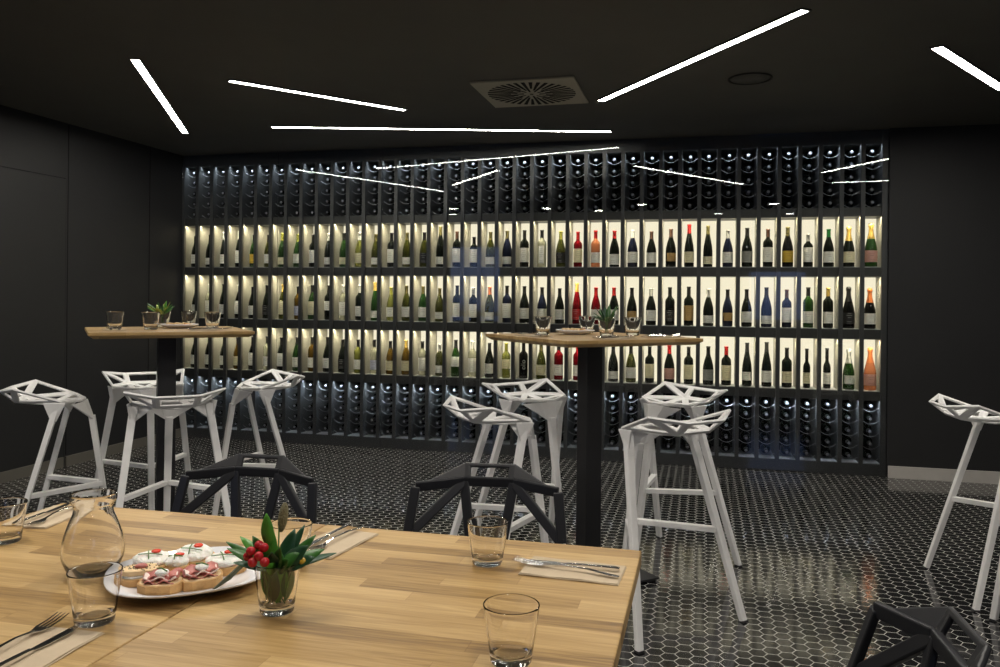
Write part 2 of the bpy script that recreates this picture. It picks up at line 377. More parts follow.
MB().box(S((SCX, YW+.062, 2.018)), (SW-.03, .11, .005)).build('shelf_liner', M['board'], shelf)
LEDS = [(b, .024, 1) for a, b in rows] + [(b, .030, 0) for a, b in racks]
def cx_of(n): return X0 + n*PITCH + (PITCH-FT)/2
# wire cradles
NR = 5
def cradle_z(rk, j):
    a, b = racks[rk]; st = (b-a)/NR; return a + .006 + st*j
HW = (PITCH-FT)/2
def cradle(mb, x, z, y):
    pts = []
    for i in range(9):
        t = -1 + 2*i/8; pts.append((x-SCX + t*(HW+.001), y-YW, z + .030*abs(t)**1.8 + .001))
    mb.tube(pts, .0016, 5)
allc = [(n, rk, j) for n in range(NB) for rk in (0, 1) for j in range(NR)]
allc.sort(key=lambda c: -c[0])
rest = MB()
for i, (n, rk, j) in enumerate(allc):
    if i < 100:
        m1 = MB(); cradle(m1, cx_of(n), cradle_z(rk, j), YW+.050); m1.build('wire_cradle', M['chrome'], shelf)
    else: cradle(rest, cx_of(n), cradle_z(rk, j), YW+.050)
tag(rest.build('wire_cradle', M['chrome'], shelf), 'thin silver bottle cradles', kind='stuff')

# glass panes in front
joints = [SX0, -3.70, -2.70, -1.693, -.640, .36, SX1]
for i in range(6):
    a, b = joints[i], joints[i+1]
    o = MB().box(((a+b)/2, YG+.003, 1.30), (b-a-.004, .006, 2.58)).build('glass_partition', M['pane'])
    place = ['at the left wall', 'second from the left wall', 'third from the left wall', 'third from the right end', 'second from the right end', 'at the right end'][i]
    tag(o, 'tall clear glass pane covering the wine shelf, ' + place, 'glass pane', 'glass panes in front of the wine shelf')

# ------------------------------------------------------------------ bottles
PR = dict(
 b=([(.0005, 0), (.034, 0), (.0375, .005), (.0375, .185), (.034, .203), (.018, .222), (.0145, .235), (.0135, .288), (.0155, .290), (.0155, .300), (.0005, .300)], .235),
 u=([(.0005, 0), (.037, 0), (.0410, .006), (.0410, .120), (.0385, .150), (.029, .190), (.018, .225), (.0145, .245), (.0140, .288), (.0160, .290), (.0160, .298), (.0005, .298)], .232),
 r=([(.0005, 0), (.034, 0), (.0375, .006), (.0375, .125), (.034, .165), (.025, .215), (.0165, .260), (.0140, .285), (.0135, .325), (.0155, .327), (.0155, .336), (.0005, .336)], .262),
 c=([(.0005, 0), (.041, 0), (.0445, .006), (.0445, .115), (.041, .150), (.030, .195), (.020, .235), (.0165, .255), (.0155, .285), (.0185, .290), (.0185, .312), (.010, .320), (.0005, .320)], .205),
 s=([(.0005, 0), (.024, 0), (.0270, .005), (.0270, .160), (.024, .178), (.014, .200), (.0120, .215), (.0115, .292), (.0135, .294), (.0135, .305), (.0005, .305)], .225),
 h=([(.0005, 0), (.033, 0), (.0370, .005), (.0370, .160), (.033, .178), (.017, .196), (.0140, .208), (.0135, .250), (.0155, .252), (.0155, .262), (.0005, .262)], .205))
SN = dict(b='square-shouldered', u='sloping', r='tall slender', c='sparkling', s='slim', h='short')
def rad_at(prof, z):
    for (r0, z0), (r1, z1) in zip(prof[1:-1], prof[2:]):
        if z0 <= z <= z1 and z1 > z0: return r0 + (r1-r0)*(z-z0)/(z1-z0)
    return prof[2][0]
BM = {}; CPM = {}; LBM = {}
def mesh_of(mb, name, m):
    o = mb.build(name, m); me = o.data; bpy.data.objects.remove(o); return me
for k, (p, cz) in PR.items():
    BM[k] = mesh_of(MB().lathe(p, 20), 'bottle_' + k, GM['d'])
    q = [(rad_at(p, cz)+.0008, cz)] + [(r+.0008, z) for r, z in p[3:-1] if z > cz] + [(.0005, p[-1][1]+.001)]
    CPM[k] = mesh_of(MB().lathe(q, 20), 'capsule_' + k, CM['k'])
LZ = dict(L=(.025, .085), M=(.035, .120), T=(.040, .155), H=(.080, .160), B=(.020, .105), O=(.040, .105), V=(.03, .17))
def label_mesh(k, z):
    if (k, z) not in LBM:
        p = PR[k][0]; z0, z1 = LZ[z]; mb = MB()
        if z == 'O': z0, z1 = .045, .110
        n = 5; prof = [(rad_at(p, z0 + (z1-z0)*i/n) + .0007, z0 + (z1-z0)*i/n) for i in range(n+1)]
        w = R(80) if z not in 'OV' else (R(58) if z == 'O' else R(35))
        mb.lathe(prof, 12, a0=-PI/2-w, a1=-PI/2+w)
        LBM[(k, z)] = mesh_of(mb, 'label_%s%s' % (k, z), LM['w'])
    return LBM[(k, z)]
def part(name, me, m, parent):
    o = bpy.data.objects.new(name, me); col.objects.link(o); o.parent = parent
    o.material_slots[0].link = 'OBJECT'; o.material_slots[0].material = m
    return o
# one string per bottle: shape, glass, capsule, label colour, label place; left to right
row1 = 'udkwM udkwL rdswM rdswT ugkyM uokwM ugycL ugywM bdkwT udswL ugkcL uyscM uolwL bdkwT uolwL uokn­M rdlwL bdbwT hdkwT uolwL uBlwL bdkwT bxkwV uoynM bRrcT bPrwM udrwB uBwwM udbwM udbtO rdrcM rdlcL uBswM udkaM bdbwT uklyM hdswT udGwM cdgcM cGgpM'.replace('­', '').replace('cG', 'cg')
row2 = 'udkwM bxswT udkwM ukswT udkwM udknM uogcT bAkvM ugkcT bdkwH bxswT bdswM rggwL uyywM uolwM uglwM uolwL bdkwT bdswT uoowL bBkwT udkwM uBkwM udkwM rRgrM uRrwM udrwM udktO udswM bdknM bdktT udswL uBktO udkwM uBkwL bBbwT bgkwM bdgwM ckknM ckowM'
row3 = 'udkwM ukkwM udkwM uAkcM ukkwT bxkwM udkwT ugkwM bAkwM udkwM udknM bydwM bxkvM uAkcM uAgcM bxkwT hoswL ugkwH bxwwT udkwM byycH bknnV uolcM bRkwM bRrwM udkwM udkwL uokwM bdkcT udrpM bdkcT udkaM bdrcT rdkwO rdkwM bdkcM sdkcM sdkwM cgswO cPopM'
def parse(s): return [t for t in s.split()]
ordn = ['', 'first', 'second', 'third', 'fourth', 'fifth', 'sixth', 'seventh', 'eighth', 'ninth', 'tenth', 'eleventh', 'twelfth', 'thirteenth', 'fourteenth', 'fifteenth', 'sixteenth', 'seventeenth', 'eighteenth', 'nineteenth', 'twentieth']
rown = ['top', 'middle', 'bottom']
def posname(n):
    if n >= 20:
        k = NB-n; return 'rightmost' if k == 1 else ordn[k] + ' from right'
    k = n+1; return 'leftmost' if k == 1 else ordn[k] + ' from left'
for ri, s in enumerate((row1, row2, row3)):
    for n, t in enumerate(parse(s)):
        sh, g_, c_, l_, z_ = t
        if c_ == 'd': c_ = 'k'
        if c_ == 'n': c_ = 'k'
        e = empty('wine_bottle', (cx_of(n)+random.uniform(-.006, .006), YW+.095+random.uniform(-.006, .006), rows[ri][0]+.0055), random.uniform(-.25, .25))
        sc_ = random.uniform(.97, 1.05)
        e.scale = (min(sc_, 1.02), min(sc_, 1.02), sc_)
        b = part('bottle_body', BM[sh], GM[g_], e)
        part('capsule', CPM[sh], CM[c_], e)
        part('label', label_mesh(sh, z_), LM[l_], e)
        tag(e, '%s %s bottle, %s capsule, %s label, %s in %s lit row' % (GL[g_][0], 'wine' if sh != 'c' else 'sparkling wine', CP[c_][0], LB[l_][0], posname(n), rown[ri]), 'wine bottle', 'wine bottles standing in the %s lit row' % rown[ri])
for o in list(bpy.data.objects):          # the black bottle with light vertical lettering
    if o.get('label', '').startswith('black wine bottle, black capsule, black label, nineteenth from right in bottom'):
        for c_ in kids(o):
            if c_.name.startswith('label'): c_.material_slots[0].material = GM['k']
        cu = bpy.data.curves.new('lettering', 'FONT'); cu.body = 'ollo'; cu.size = .052; cu.extrude = .0003; cu.align_x = 'CENTER'; cu.align_y = 'CENTER'
        tx = bpy.data.objects.new('lettering_curve', cu); me = bpy.data.meshes.new_from_object(tx); bpy.data.objects.remove(tx)
        me.materials.clear(); me.materials.append(LM['a'])
        lt = bpy.data.objects.new('lettering', me); col.objects.link(lt); lt.parent = o
        lt.location = (0, -.0400, .115); lt.rotation_euler = (R(90), R(-90), 0)
        o['label'] = 'black bottle with pale vertical lettering, nineteenth from right in bottom lit row'
# bottles lying in the racks, necks outward
pb = PR['b'][0]
Mrot = Matrix.Rotation(R(90), 4, 'X')            # +z -> -y
body = mesh_of(MB().lathe(pb[:8], 16, M=Mrot), 'lying_body', GM['d'])
capm = MB().lathe([(.0150, .236), (.0145, .288), (.0165, .290), (.0165, .300), (.0120, .3015)], 16, M=Mrot)
capm = mesh_of(capm, 'lying_capsule', CM['k'])
topm = mesh_of(MB().lathe([(.0005, .3025), (.0125, .3012), (.0130, .3005)], 14, M=Mrot), 'lying_top', CM['s'])
M['cap_glint'] = mat('capsule_top', (.34, .34, .36), .35, metal=.3)  # pale grey disc paints the LED highlight onto the black capsule end
stuff = []
def rack_pose(n, rk, j): return (cx_of(n)+random.uniform(-.004, .004), YW+.355, cradle_z(rk, j) + .0405)
lb = ['dark wine bottle lying neck outward in the rack above the lit rows', 'dark wine bottle lying neck outward in the rack below the lit rows']
gp = ['bottles lying in the upper rack', 'bottles lying in the lower rack']
for i, (n, rk, j) in enumerate(allc):
    p = rack_pose(n, rk, j)
    if i >= 300: stuff.append(p); continue
    e = empty('racked_bottle', p); tag(e, lb[rk], 'wine bottle', gp[rk])
    part('bottle_body', body, GM['d'], e); part('capsule', capm, CM['k'], e); part('capsule_top', topm, M['cap_glint'], e)
sm = MB()
for x, y, z in stuff:
    T = Matrix.Translation((x, y, z)) @ Mrot
    sm.lathe(pb[:8], 12, M=T); sm.lathe([(.0150, .236), (.0145, .288), (.0165, .290), (.0165, .300), (.0120, .3015)], 12, M=T, mi=0)
    sm.lathe([(.0005, .3025), (.0125, .3012), (.0130, .3005)], 12, M=T, mi=1)
tag(sm.build('racked_bottle', [GM['d'], M['cap_glint']]), 'rows of dark bottles lying neck outward in the leftmost rack columns', 'wine bottle', kind='stuff')

# ------------------------------------------------------------------ bar stools (white, three legs)
def plate_obj(name, polys, thick, strut, m, parent, bevel=.0015):
    bm = bmesh.new(); vs = {}
    def V(p):
        k = tuple(round(c, 5) for c in p)
        if k not in vs: vs[k] = bm.verts.new(p)
        return vs[k]
    holes = []
    for pts, hole in polys:
        f = bm.faces.new([V(p) for p in pts])
        if hole: holes.append(f)
    bmesh.ops.recalc_face_normals(bm, faces=bm.faces)
    if sum(f.normal.z for f in bm.faces) < 0: bmesh.ops.reverse_faces(bm, faces=bm.faces)
    for f in holes:
        r = bmesh.ops.inset_individual(bm, faces=[f], thickness=strut/2, use_even_offset=True)
    bmesh.ops.delete(bm, geom=holes, context='FACES')
    me = bpy.data.meshes.new(name); bm.to_mesh(me); bm.free(); me.materials.append(m)
    o = bpy.data.objects.new(name, me); col.objects.link(o); o.parent = parent
    sd = o.modifiers.new('solid', 'SOLIDIFY'); sd.thickness = thick; sd.offset = 0; sd.use_even_offset = True
    b = o.modifiers.new('bevel', 'BEVEL'); b.width = bevel; b.segments = 2; b.limit_method = 'ANGLE'; b.angle_limit = R(50)
    return o
def make_stool():
    t = empty('bar_stool', (0, 0, 0)); W = M['white_metal']
    mir = lambda p: (-p[0], p[1], p[2])
    F1 = (-.055, -.085, .782); S1 = (-.185, -.02, .792); W1 = (-.224, .178, .862); B1 = (-.095, .265, .842); C1 = (-.085, .195, .785); I1 = (-.07, .045, .768); N = (0, .115, .766)
    F2, S2, W2, B2, C2, I2 = map(mir, (F1, S1, W1, B1, C1, I1))
    P = [([B1, B2, C2, C1], 1), ([W1, B1, C1], 1), ([B2, W2, C2], 1), ([W1, C1, S1], 1), ([C2, W2, S2], 1), ([S1, C1, I1], 1), ([C2, S2, I2], 1),
         ([C1, C2, N], 1), ([C1, N, I1], 1), ([N, C2, I2], 1), ([I1, N, I2, F2, F1], 1), ([S1, I1, F1], 1), ([I2, S2, F2], 1)]
    plate_obj('seat', P, .009, .034, W, t)
    K1 = (-.018, -.125, .685); K2 = (.018, -.125, .685)
    A1 = (-.135, -.05, .770); A2 = (.135, -.05, .770); F1b = (-.055, -.088, .776); F2b = (.055, -.088, .776)
    plate_obj('front_apron', [([A1, F1b, K1], 0), ([F1b, F2b, K2, K1], 0), ([F2b, A2, K2], 0)], .008, .02, W, t)
    foot = (0, -.225, 0); bl = .36
    lg = MB().bar((0, -.120, .700), foot, .036, .028, .028, .024, side=(1, 0, 0)).build('leg', W, t, bevel=.003)
    MB().box((0, -.2245, .004), (.029, .025, .008)).build('foot_cap', M['black_steel'], lg)
    for s in (-1, 1):
        top = Vector((s*.170, .005, .772)); ft = Vector((s*.280, .205, 0))
        mb = MB().bar(top, ft, .036, .026, .028, .022, side=(1, 0, 0))
        lg = mb.build('leg', W, t, bevel=.003); MB().box((ft.x*.999, ft.y*.999, .004), (.029, .027, .008)).build('foot_cap', M['black_steel'], lg)
        g = Vector((s*.170, .005, .70))
        plate_obj('gusset', [([(s*.185, -.03, .786), (s*.20, .06, .792), (s*.186, .028, .70), (s*.178, .010, .70)], 0), ([(s*.185, -.03, .786), (s*.178, .010, .70), (s*.166, .01, .70), (s*.08, .03, .768)], 0)], .007, .02, W, t)
        q = top + (ft-top)*((top.z-bl)/top.z); f0 = Vector((0, -.120, .700)); f1 = Vector(foot); qf = f0 + (f1-f0)*((.70-bl)/.70)
        MB().bar(qf + Vector((s*.012, .004, 0)), q + Vector((-s*.01, -.004, 0)), .022, .030, side=(0, 0, 1)).build('footrest', W, t, bevel=.002)
    return t
st0 = make_stool()
for c in kids(st0):
    pass
stools = [
 ((-3.061, 3.402), -238, 'white three-legged bar stool on the far left, its raised lip pointing to the left edge'),
 ((-3.060, 4.021), 44.1, 'white bar stool partly hidden behind the black post of the left high table'),
 ((-2.498, 3.460), -138.5, 'white bar stool in front of the left high table, nearest the post'),
 ((-2.481, 4.180), -42.5, 'white bar stool right of the left high table, close to the shelves'),
 ((-.822, 3.464), -230.5, 'front one of two white bar stools left of the right high table'),
 ((-.833, 4.162), 50.8, 'rear one of two white bar stools left of the right high table'),
 ((-.159, 4.216), -44.1, 'rear one of two white bar stools right of the right high table'),
 ((-.168, 3.393), -133.9, 'front white bar stool at the corner of the oak table, long legs in full view'),
 ((1.310, 4.133), 95.7, 'white bar stool standing alone at the right edge in front of the dark wall'),
 ((1.335, 3.585), -134, 'white bar stool cut off by the right edge, only one foot showing'),
]
for i, (p, a, l) in enumerate(stools):
    o = st0 if i == 0 else copy_tree(st0)
    o.location = (p[0], p[1], 0.0); o.rotation_euler = (0, 0, R(a)); tag(o, l, 'bar stool', 'white cut-out bar stools')

# ------------------------------------------------------------------ black cut-out chairs
def make_black():
    t = empty('chair', (0, 0, 0)); m = M['black_plastic']
    mir = lambda p: (-p[0], p[1], p[2])
    B1 = (-.080, .110, .783); F1 = (-.078, .082, .731); L = (-.219, .022, .721); J = (-.234, -.020, .580); C0 = (0, .040, .600)
    a = (-.060, .1035, .771); b = (-.058, .0885, .743)
    B2, F2, Rr, J2, a2, b2 = map(mir, (B1, F1, L, J, a, b))
    P = [([B1, B2, a2, a], 0), ([B1, a, b, F1], 0), ([B2, F2, b2, a2], 0), ([F1, b, b2, F2], 0), ([L, B1, F1], 0), ([B2, Rr, F2], 0)]
    plate_obj('backrest', P, .012, .02, m, t, bevel=.004)
    fr = MB(); w = .030; k = .016
    for p, q in ((L, F1), (F1, F2), (F2, Rr), (L, J), (F1, J), (Rr, J2), (F2, J2), (F1, (-.034, .010, .458)), (F2, (.034, .010, .458))): fr.bar(p, q, k, w, k, w, side=(0, 1, 0))
    S1 = (-.215, -.060, .470); S2 = mir(S1)
    fr.bar(J, S1, k, .026, side=(0, 1, 0)); fr.bar(J2, S2, k, .026, side=(0, 1, 0))
    fr.build('back_frame', m, t, bevel=.004)
    SB1 = (-.105, .020, .455); SF1 = (-.185, -.340, .462); N = (0, -.150, .442); SN = (0, -.355, .455); SB2, SF2 = mir(SB1), mir(SF1)
    plate_obj('seat', [([SB1, SB2, N], 1), ([S1, SB1, N], 1), ([SB2, S2, N], 1), ([S1, N, SF1], 1), ([N, S2, SF2], 1), ([SF1, N, SN], 1), ([N, SF2, SN], 1)], .014, .030, m, t, bevel=.003)
    for s_ in (-1, 1):
        MB().bar((s_*.150, -.030, .458), (s_*.215, .130, 0), .030, .030, .022, .022).build('leg', m, t, bevel=.004)
        MB().bar((s_*.180, -.325, .458), (s_*.215, -.380, 0), .030, .030, .022, .022).build('leg', m, t, bevel=.004)
    return t
bs = make_black()
for i, (p, a, l) in enumerate([((-1.394, 2.299), 2.7, 'black faceted chair behind the oak table, left one, above the leafy bouquet'),
                               ((-.630, 2.373), 6.7, 'black faceted chair with slotted back behind the oak table, above the tumbler'),
                               ((.312, 1.449), -87.4, 'black faceted chair cut off by the bottom right corner of the photo')]):
    o = bs if i == 0 else copy_tree(bs)
    o.location = (p[0], p[1], 0); o.rotation_euler = (0, 0, R(a)); tag(o, l, 'chair', 'faceted black chairs')

# ------------------------------------------------------------------ tables
def front_table(x0, x1, y0, y1, label):
    t = empty('oak_table', ((x0+x1)/2, (y0+y1)/2, 0)); tag(t, label, 'table', 'oak butcher block tables pushed together')
    w, d = x1-x0, y1-y0
    o = MB().box((0, 0, 0), (w, d, .032)).build('tabletop', M['oak'], t, bevel=.003, loc=(0, 0, .734))
    MB().box((0, 0, .700), (w-.16, .04, .034)).box((0, d/2-.10, .700), (w-.16, .04, .034)).box((0, -d/2+.10, .700), (w-.16, .04, .034)).build('apron', M['black_steel'], t)
    for sx in (-1, 1):
        for sy in (-1, 1): MB().box((sx*(w/2-.09), sy*(d/2-.10), .3585), (.045, .045, .717)).build('leg', M['black_steel'], t)
front_table(-1.640, -.8815, .62, 1.818, 'left one of two oak tables pushed together in the foreground')
front_table(-.8795, -.125, .62, 1.818, 'right one of two oak tables pushed together in the foreground')
ZT = 1.13
def high_table(x, y, label):
    t = empty('high_table', (x, y, 0), R(42)); tag(t, label, 'table', 'square high tables on black posts')
    a = .370; b = .347
    tp = MB().hexa([(-b, -b, -.030), (b, -b, -.030), (b, b, -.030), (-b, b, -.030)], [(-a, -a, -.014), (a, -a, -.014), (a, a, -.014), (-a, a, -.014)])
    tp.box((0, 0, -.007), (2*a, 2*a, .014)).build('tabletop', M['oak'], t, bevel=.002, loc=(0, 0, ZT))
    MB().box((0, 0, ZT-.034), (.30, .30, .008)).build('mounting_plate', M['black_steel'], t)
    MB().box((0, 0, (ZT-.038+.012)/2), (.086, .086, ZT-.038-.012)).build('post', M['black_steel'], t, bevel=.003)
    mb = MB().box((0, 0, .0145), (.47, .47, .009))
    for sx in (-1, 1):
        for sy in (-1, 1): mb.box((sx*.20, sy*.20, .005), (.05, .05, .010))
    mb.build('base_plate', M['black_steel'], t)
    return t
TL = high_table(-2.678, 3.662, 'left square high table with pale wooden top and black post')
TR = high_table(-.516, 3.860, 'right square high table with pale wooden top, before the coloured bottles')
def on(T, u, v, dz=0):
    p = Matrix.Translation(T.location) @ Matrix.Rotation(T.rotation_euler.z, 4, 'Z') @ Vector((u, v, 0))
    return (p.x, p.y, ZT + .0005 + dz)

# ------------------------------------------------------------------ tableware
def make_tumbler(h=.088, rt=.0435, rb=.031):
    t = MB(); n = 40
    ro = lambda z: rb + (rt-rb)*z/h
    prof = [(.0005, 0), (rb*.5, 0), (rb*.90, 0), (rb*.97, .0008), (ro(.003), .003), (ro(.0045), .0045), (ro(.03), .03), (ro(.06), .06), (ro(h-.004), h-.004), (ro(h-.002), h-.002), (rt-.0004, h-.0006), (rt-.0011, h), (rt-.0019, h-.0006), (ro(h)-.0022, h-.002), (ro(h)-.0025, h-.004),
            (ro(.06)-.0024, .06), (ro(.03)-.0025, .03), (ro(.02)-.0028, .020), (ro(.016)-.0036, .0165), (ro(.013)-.006, .0138), (rb*.55, .0125), (rb*.3, .0122), (.0005, .0122)]
    t.lathe(prof, n); o = t.build('drinking_glass', M['glass']); return o
g0 = make_tumbler()
GRP = 'drinking glasses on the tables'
glasses = [((-1.500, 1.495, .7505), 'empty glass at the left edge of the photo'), ((-.988, 1.168, .7505), 'empty glass in front of the glass carafe'),
 ((-.812, 1.515, .7505), 'empty glass mostly hidden behind the leafy bouquet'), ((-.429, 1.640, .7505), 'empty glass near the far edge of the oak table, before a black stool'),
 ((-.277, 1.205, .7505), 'largest empty glass at the bottom centre, cut by the frame'),
 (on(TL, -.239, .070), 'leftmost glass on the left high table'), (on(TL, -.082, -.0695), 'glass at the centre front of the left high table'),
 (on(TL, .135, .231), 'glass behind the bread plate on the left high table'), (on(TL, .225, .004), 'rightmost glass on the left high table'),
 (on(TR, -.134, .213), 'glass left of the bread plate on the right high table'), (on(TR, .227, -.03), 'rightmost glass on the right high table'), (on(TR, .172, .282), 'glass behind the plant on the right high table')]
for i, (p, l) in enumerate(glasses):
    o = g0 if i == 0 else g0.copy()
    if i: col.objects.link(o)
    o.location = p; tag(o, l, 'glass', GRP)
# carafe
cf = empty('glass_carafe', (-1.160, 1.365, .7505)); tag(cf, 'empty round-bellied clear glass carafe left of the canape plate', 'carafe')
outer = [(.0005, 0), (.036, 0), (.040, .004), (.050, .018), (.057, .038), (.0575, .055), (.053, .080), (.044, .105), (.037, .122), (.0355, .134), (.038, .141), (.0425, .146), (.0432, .152), (.0432, .157), (.0425, .159), (.0412, .160)]
inner = [(r-.0028, z) for r, z in outer[:2:-1]]; inner = inner[:-1] + [(.044, .016), (.036, .0105), (.025, .0085)]
MB().lathe(outer + inner + [(.0005, .008)], 48).build('carafe_body', M['glass'], cf)

# cutlery
def fork_mesh():
    mb = MB(); st = [(-.110, .0, .0090, .0022), (-.092, .001, .0120, .0022), (-.045, .006, .0078, .0024), (.010, .0065, .0056, .0026), (.040, .003, .0070, .0024), (.052, .001, .0170, .002), (.066, .0015, .0262, .0018)]
    for (x0, z0, w0, t0), (x1, z1, w1, t1) in zip(st, st[1:]): mb.bar((x0, 0, z0+.002), (x1, 0, z1+.002), t0, w0, t1, w1, side=(0, 0, 1))
    for k in range(4):
        y = -.0107 + k*.00713
        mb.bar((.066, y, .0035), (.090, y, .005), .0018, .0048, .0016, .0038, side=(0, 0, 1)); mb.bar((.090, y, .005), (.114, y, .0095), .0016, .0038, .0010, .0016, side=(0, 0, 1))
    return mb.build('fork', M['steel'], bevel=.0006)
def knife_parts():
    t = empty('table_knife', (0, 0, 0))
    h = MB(); st = [(-.105, .006, .010), (-.095, .008, .0125), (-.05, .0075, .0095), (-.005, .0065, .0085), (.005, .005, .0095)]
    for (x0, t0, w0), (x1, t1, w1) in zip(st, st[1:]): h.bar((x0, 0, .0045), (x1, 0, .0045), t0, w0, t1, w1, side=(0, 0, 1))
    h.build('handle', M['steel'], t, bevel=.0012)
    bl = MB().prism([(.004, -.0045), (.030, -.0085), (.080, -.0085), (.100, -.003), (.108, .005), (.085, .0065), (.004, .005)], .0035, .0050)
    bl.build('blade', M['steel'], t, bevel=.0003); return t
def napkin_mesh(name, w, h):
    mb = MB(); nx = 10
    # folded twice: two thin layers with a soft crease
    for L in range(2):
        z = .0006 + L*.0016
        a = []; ww = w*(1-.02*L); off = .003*L
        for i in range(nx+1):
            x = -ww/2 + ww*i/nx; zz = z + .0007*math.sin(i*1.1+L)
            a.append((x, zz))
        for i in range(nx):
            (xa, za), (xb, zb) = a[i], a[i+1]
            mb.hexa([(xa, -h/2+off, za), (xb, -h/2+off, zb), (xb, h/2, zb), (xa, h/2, za)], [(xa, -h/2+off, za+.0010), (xb, -h/2+off, zb+.0010), (xb, h/2, zb+.0010), (xa, h/2, za+.0010)])
    return mb.build(name, M['paper'])
fk0 = fork_mesh(); kn0 = knife_parts(); nap0 = napkin_mesh('paper_napkin', .20, .115)
used = dict(f=0, k=0, n=0)
def setting(p, rz, fo, ko, where, z=.7505, s=1.0):
    """p: napkin centre; fo/ko: (x, y, rz) of fork and knife in table coordinates"""
    n = nap0 if not used['n'] else nap0.copy()
    if used['n']: col.objects.link(n)
    used['n'] = 1; n.location = (p[0], p[1], z); n.rotation_euler = (0, 0, rz); n.scale = (s, s, 1); tag(n, 'folded brown paper napkin ' + where, 'napkin', 'brown paper napkins')
    f = fk0 if not used['f'] else fk0.copy()
    if used['f']: col.objects.link(f)
    used['f'] = 1; f.location = (fo[0], fo[1], z+.0042); f.rotation_euler = (0, 0, fo[2]); tag(f, 'steel fork on the napkin ' + where, 'fork', 'steel forks')
    k = kn0 if not used['k'] else copy_tree(kn0)
    used['k'] = 1; k.location = (ko[0], ko[1], z+.0032); k.rotation_euler = (0, 0, ko[2]); tag(k, 'steel knife on the napkin ' + where, 'knife', 'steel table knives')
setting((-.249, 1.640), R(-3), (-.262, 1.630, R(180-10)), (-.262, 1.655, R(180-1)), 'near the right far corner of the oak table')
setting((-.795, 1.680), R(82), (-.793, 1.690, R(-98)), (-.822, 1.705, R(-96)), 'at the far edge, right of the leafy bouquet')
setting((-1.560, 1.690), R(98), (-1.545, 1.690, R(-80)), (-1.580, 1.690, R(98)), 'at the far left corner, behind the carafe')
setting((-.992, 1.030), R(92), (-1.036, 1.045, R(93)), (-.988, 1.030, R(90)), 'in the bottom left corner of the photo')
def hs(T, u, v, a, where):
    c = on(T, u, v); rz = T.rotation_euler.z + R(a)
    d = Matrix.Rotation(rz, 3, 'Z'); o1 = d @ Vector((0, .018, 0)); o2 = d @ Vector((0, -.018, 0))
    setting((c[0], c[1]), rz, (c[0]+o1.x, c[1]+o1.y, rz), (c[0]+o2.x, c[1]+o2.y, rz), where, z=ZT+.0005, s=.9)
hs(TL, -.25, -.10, 90, 'at the left corner of the left high table')
hs(TL, .18, -.20, 0, 'at the right corner of the left high table')
hs(TR, -.28, .06, 90, 'at the left corner of the right high table')
hs(TR, .24, -.24, 0, 'at the right corner of the right high table')
hs(TR, -.05, -.27, 0, 'at the front edge of the right high table')

# ------------------------------------------------------------------ plates and food
def dish(rx, ry, p, rz, label, m=None, pw=2.6):
    mb = MB(); N = 48; prof = [(.02, .004), (.60, .004), (.78, .008), (1.0, .020), (1.0, .0235), (.76, .0115), (.58, .008), (.02, .008)]
    cols = []
    for k in range(N):
        a = 2*PI*k/N; c, s_ = math.cos(a), math.sin(a)
        q = (abs(c)**pw + abs(s_)**pw)**(-1/pw)
        cols.append([mb.bm.verts.new((rx*q*c*f, ry*q*s_*f, z)) for f, z in prof])
    for k in range(N):
        A, B = cols[k], cols[(k+1) % N]
        for i in range(len(prof)-1): mb.bm.faces.new([A[i], B[i], B[i+1], A[i+1]]).smooth = True
    mb.bm.faces.new([c_[0] for c_ in cols]); mb.bm.faces.new([c_[-1] for c_ in cols[::-1]])
    mb.lathe([(rx*.45, 0), (rx*.47, .0), (rx*.47, .0045), (rx*.45, .0045), (rx*.45, 0)], 32)
    o = mb.build('serving_plate', m or M['porcelain']); o.location = p; o.rotation_euler = (0, 0, rz); tag(o, label, 'plate', 'plates of snacks'); return o
PX, PY, PZ = -.942, 1.388, .7505
dish(.148, .134, (PX-.012, PY-.006, PZ), R(40), 'white plate of canapes between carafe and leafy bouquet')
def bread_mb(w, d, h, sd):
    rnd = random.Random(sd); N = 18; poly = []
    for k in range(N):
        a = 2*PI*k/N; r = 1 + rnd.uniform(-.06, .06); c, s_ = math.cos(a), math.sin(a); q = (abs(c)**3 + abs(s_)**3)**(-1/3)
        poly.append((w/2*q*c*r, d/2*q*s_*r))
    return poly
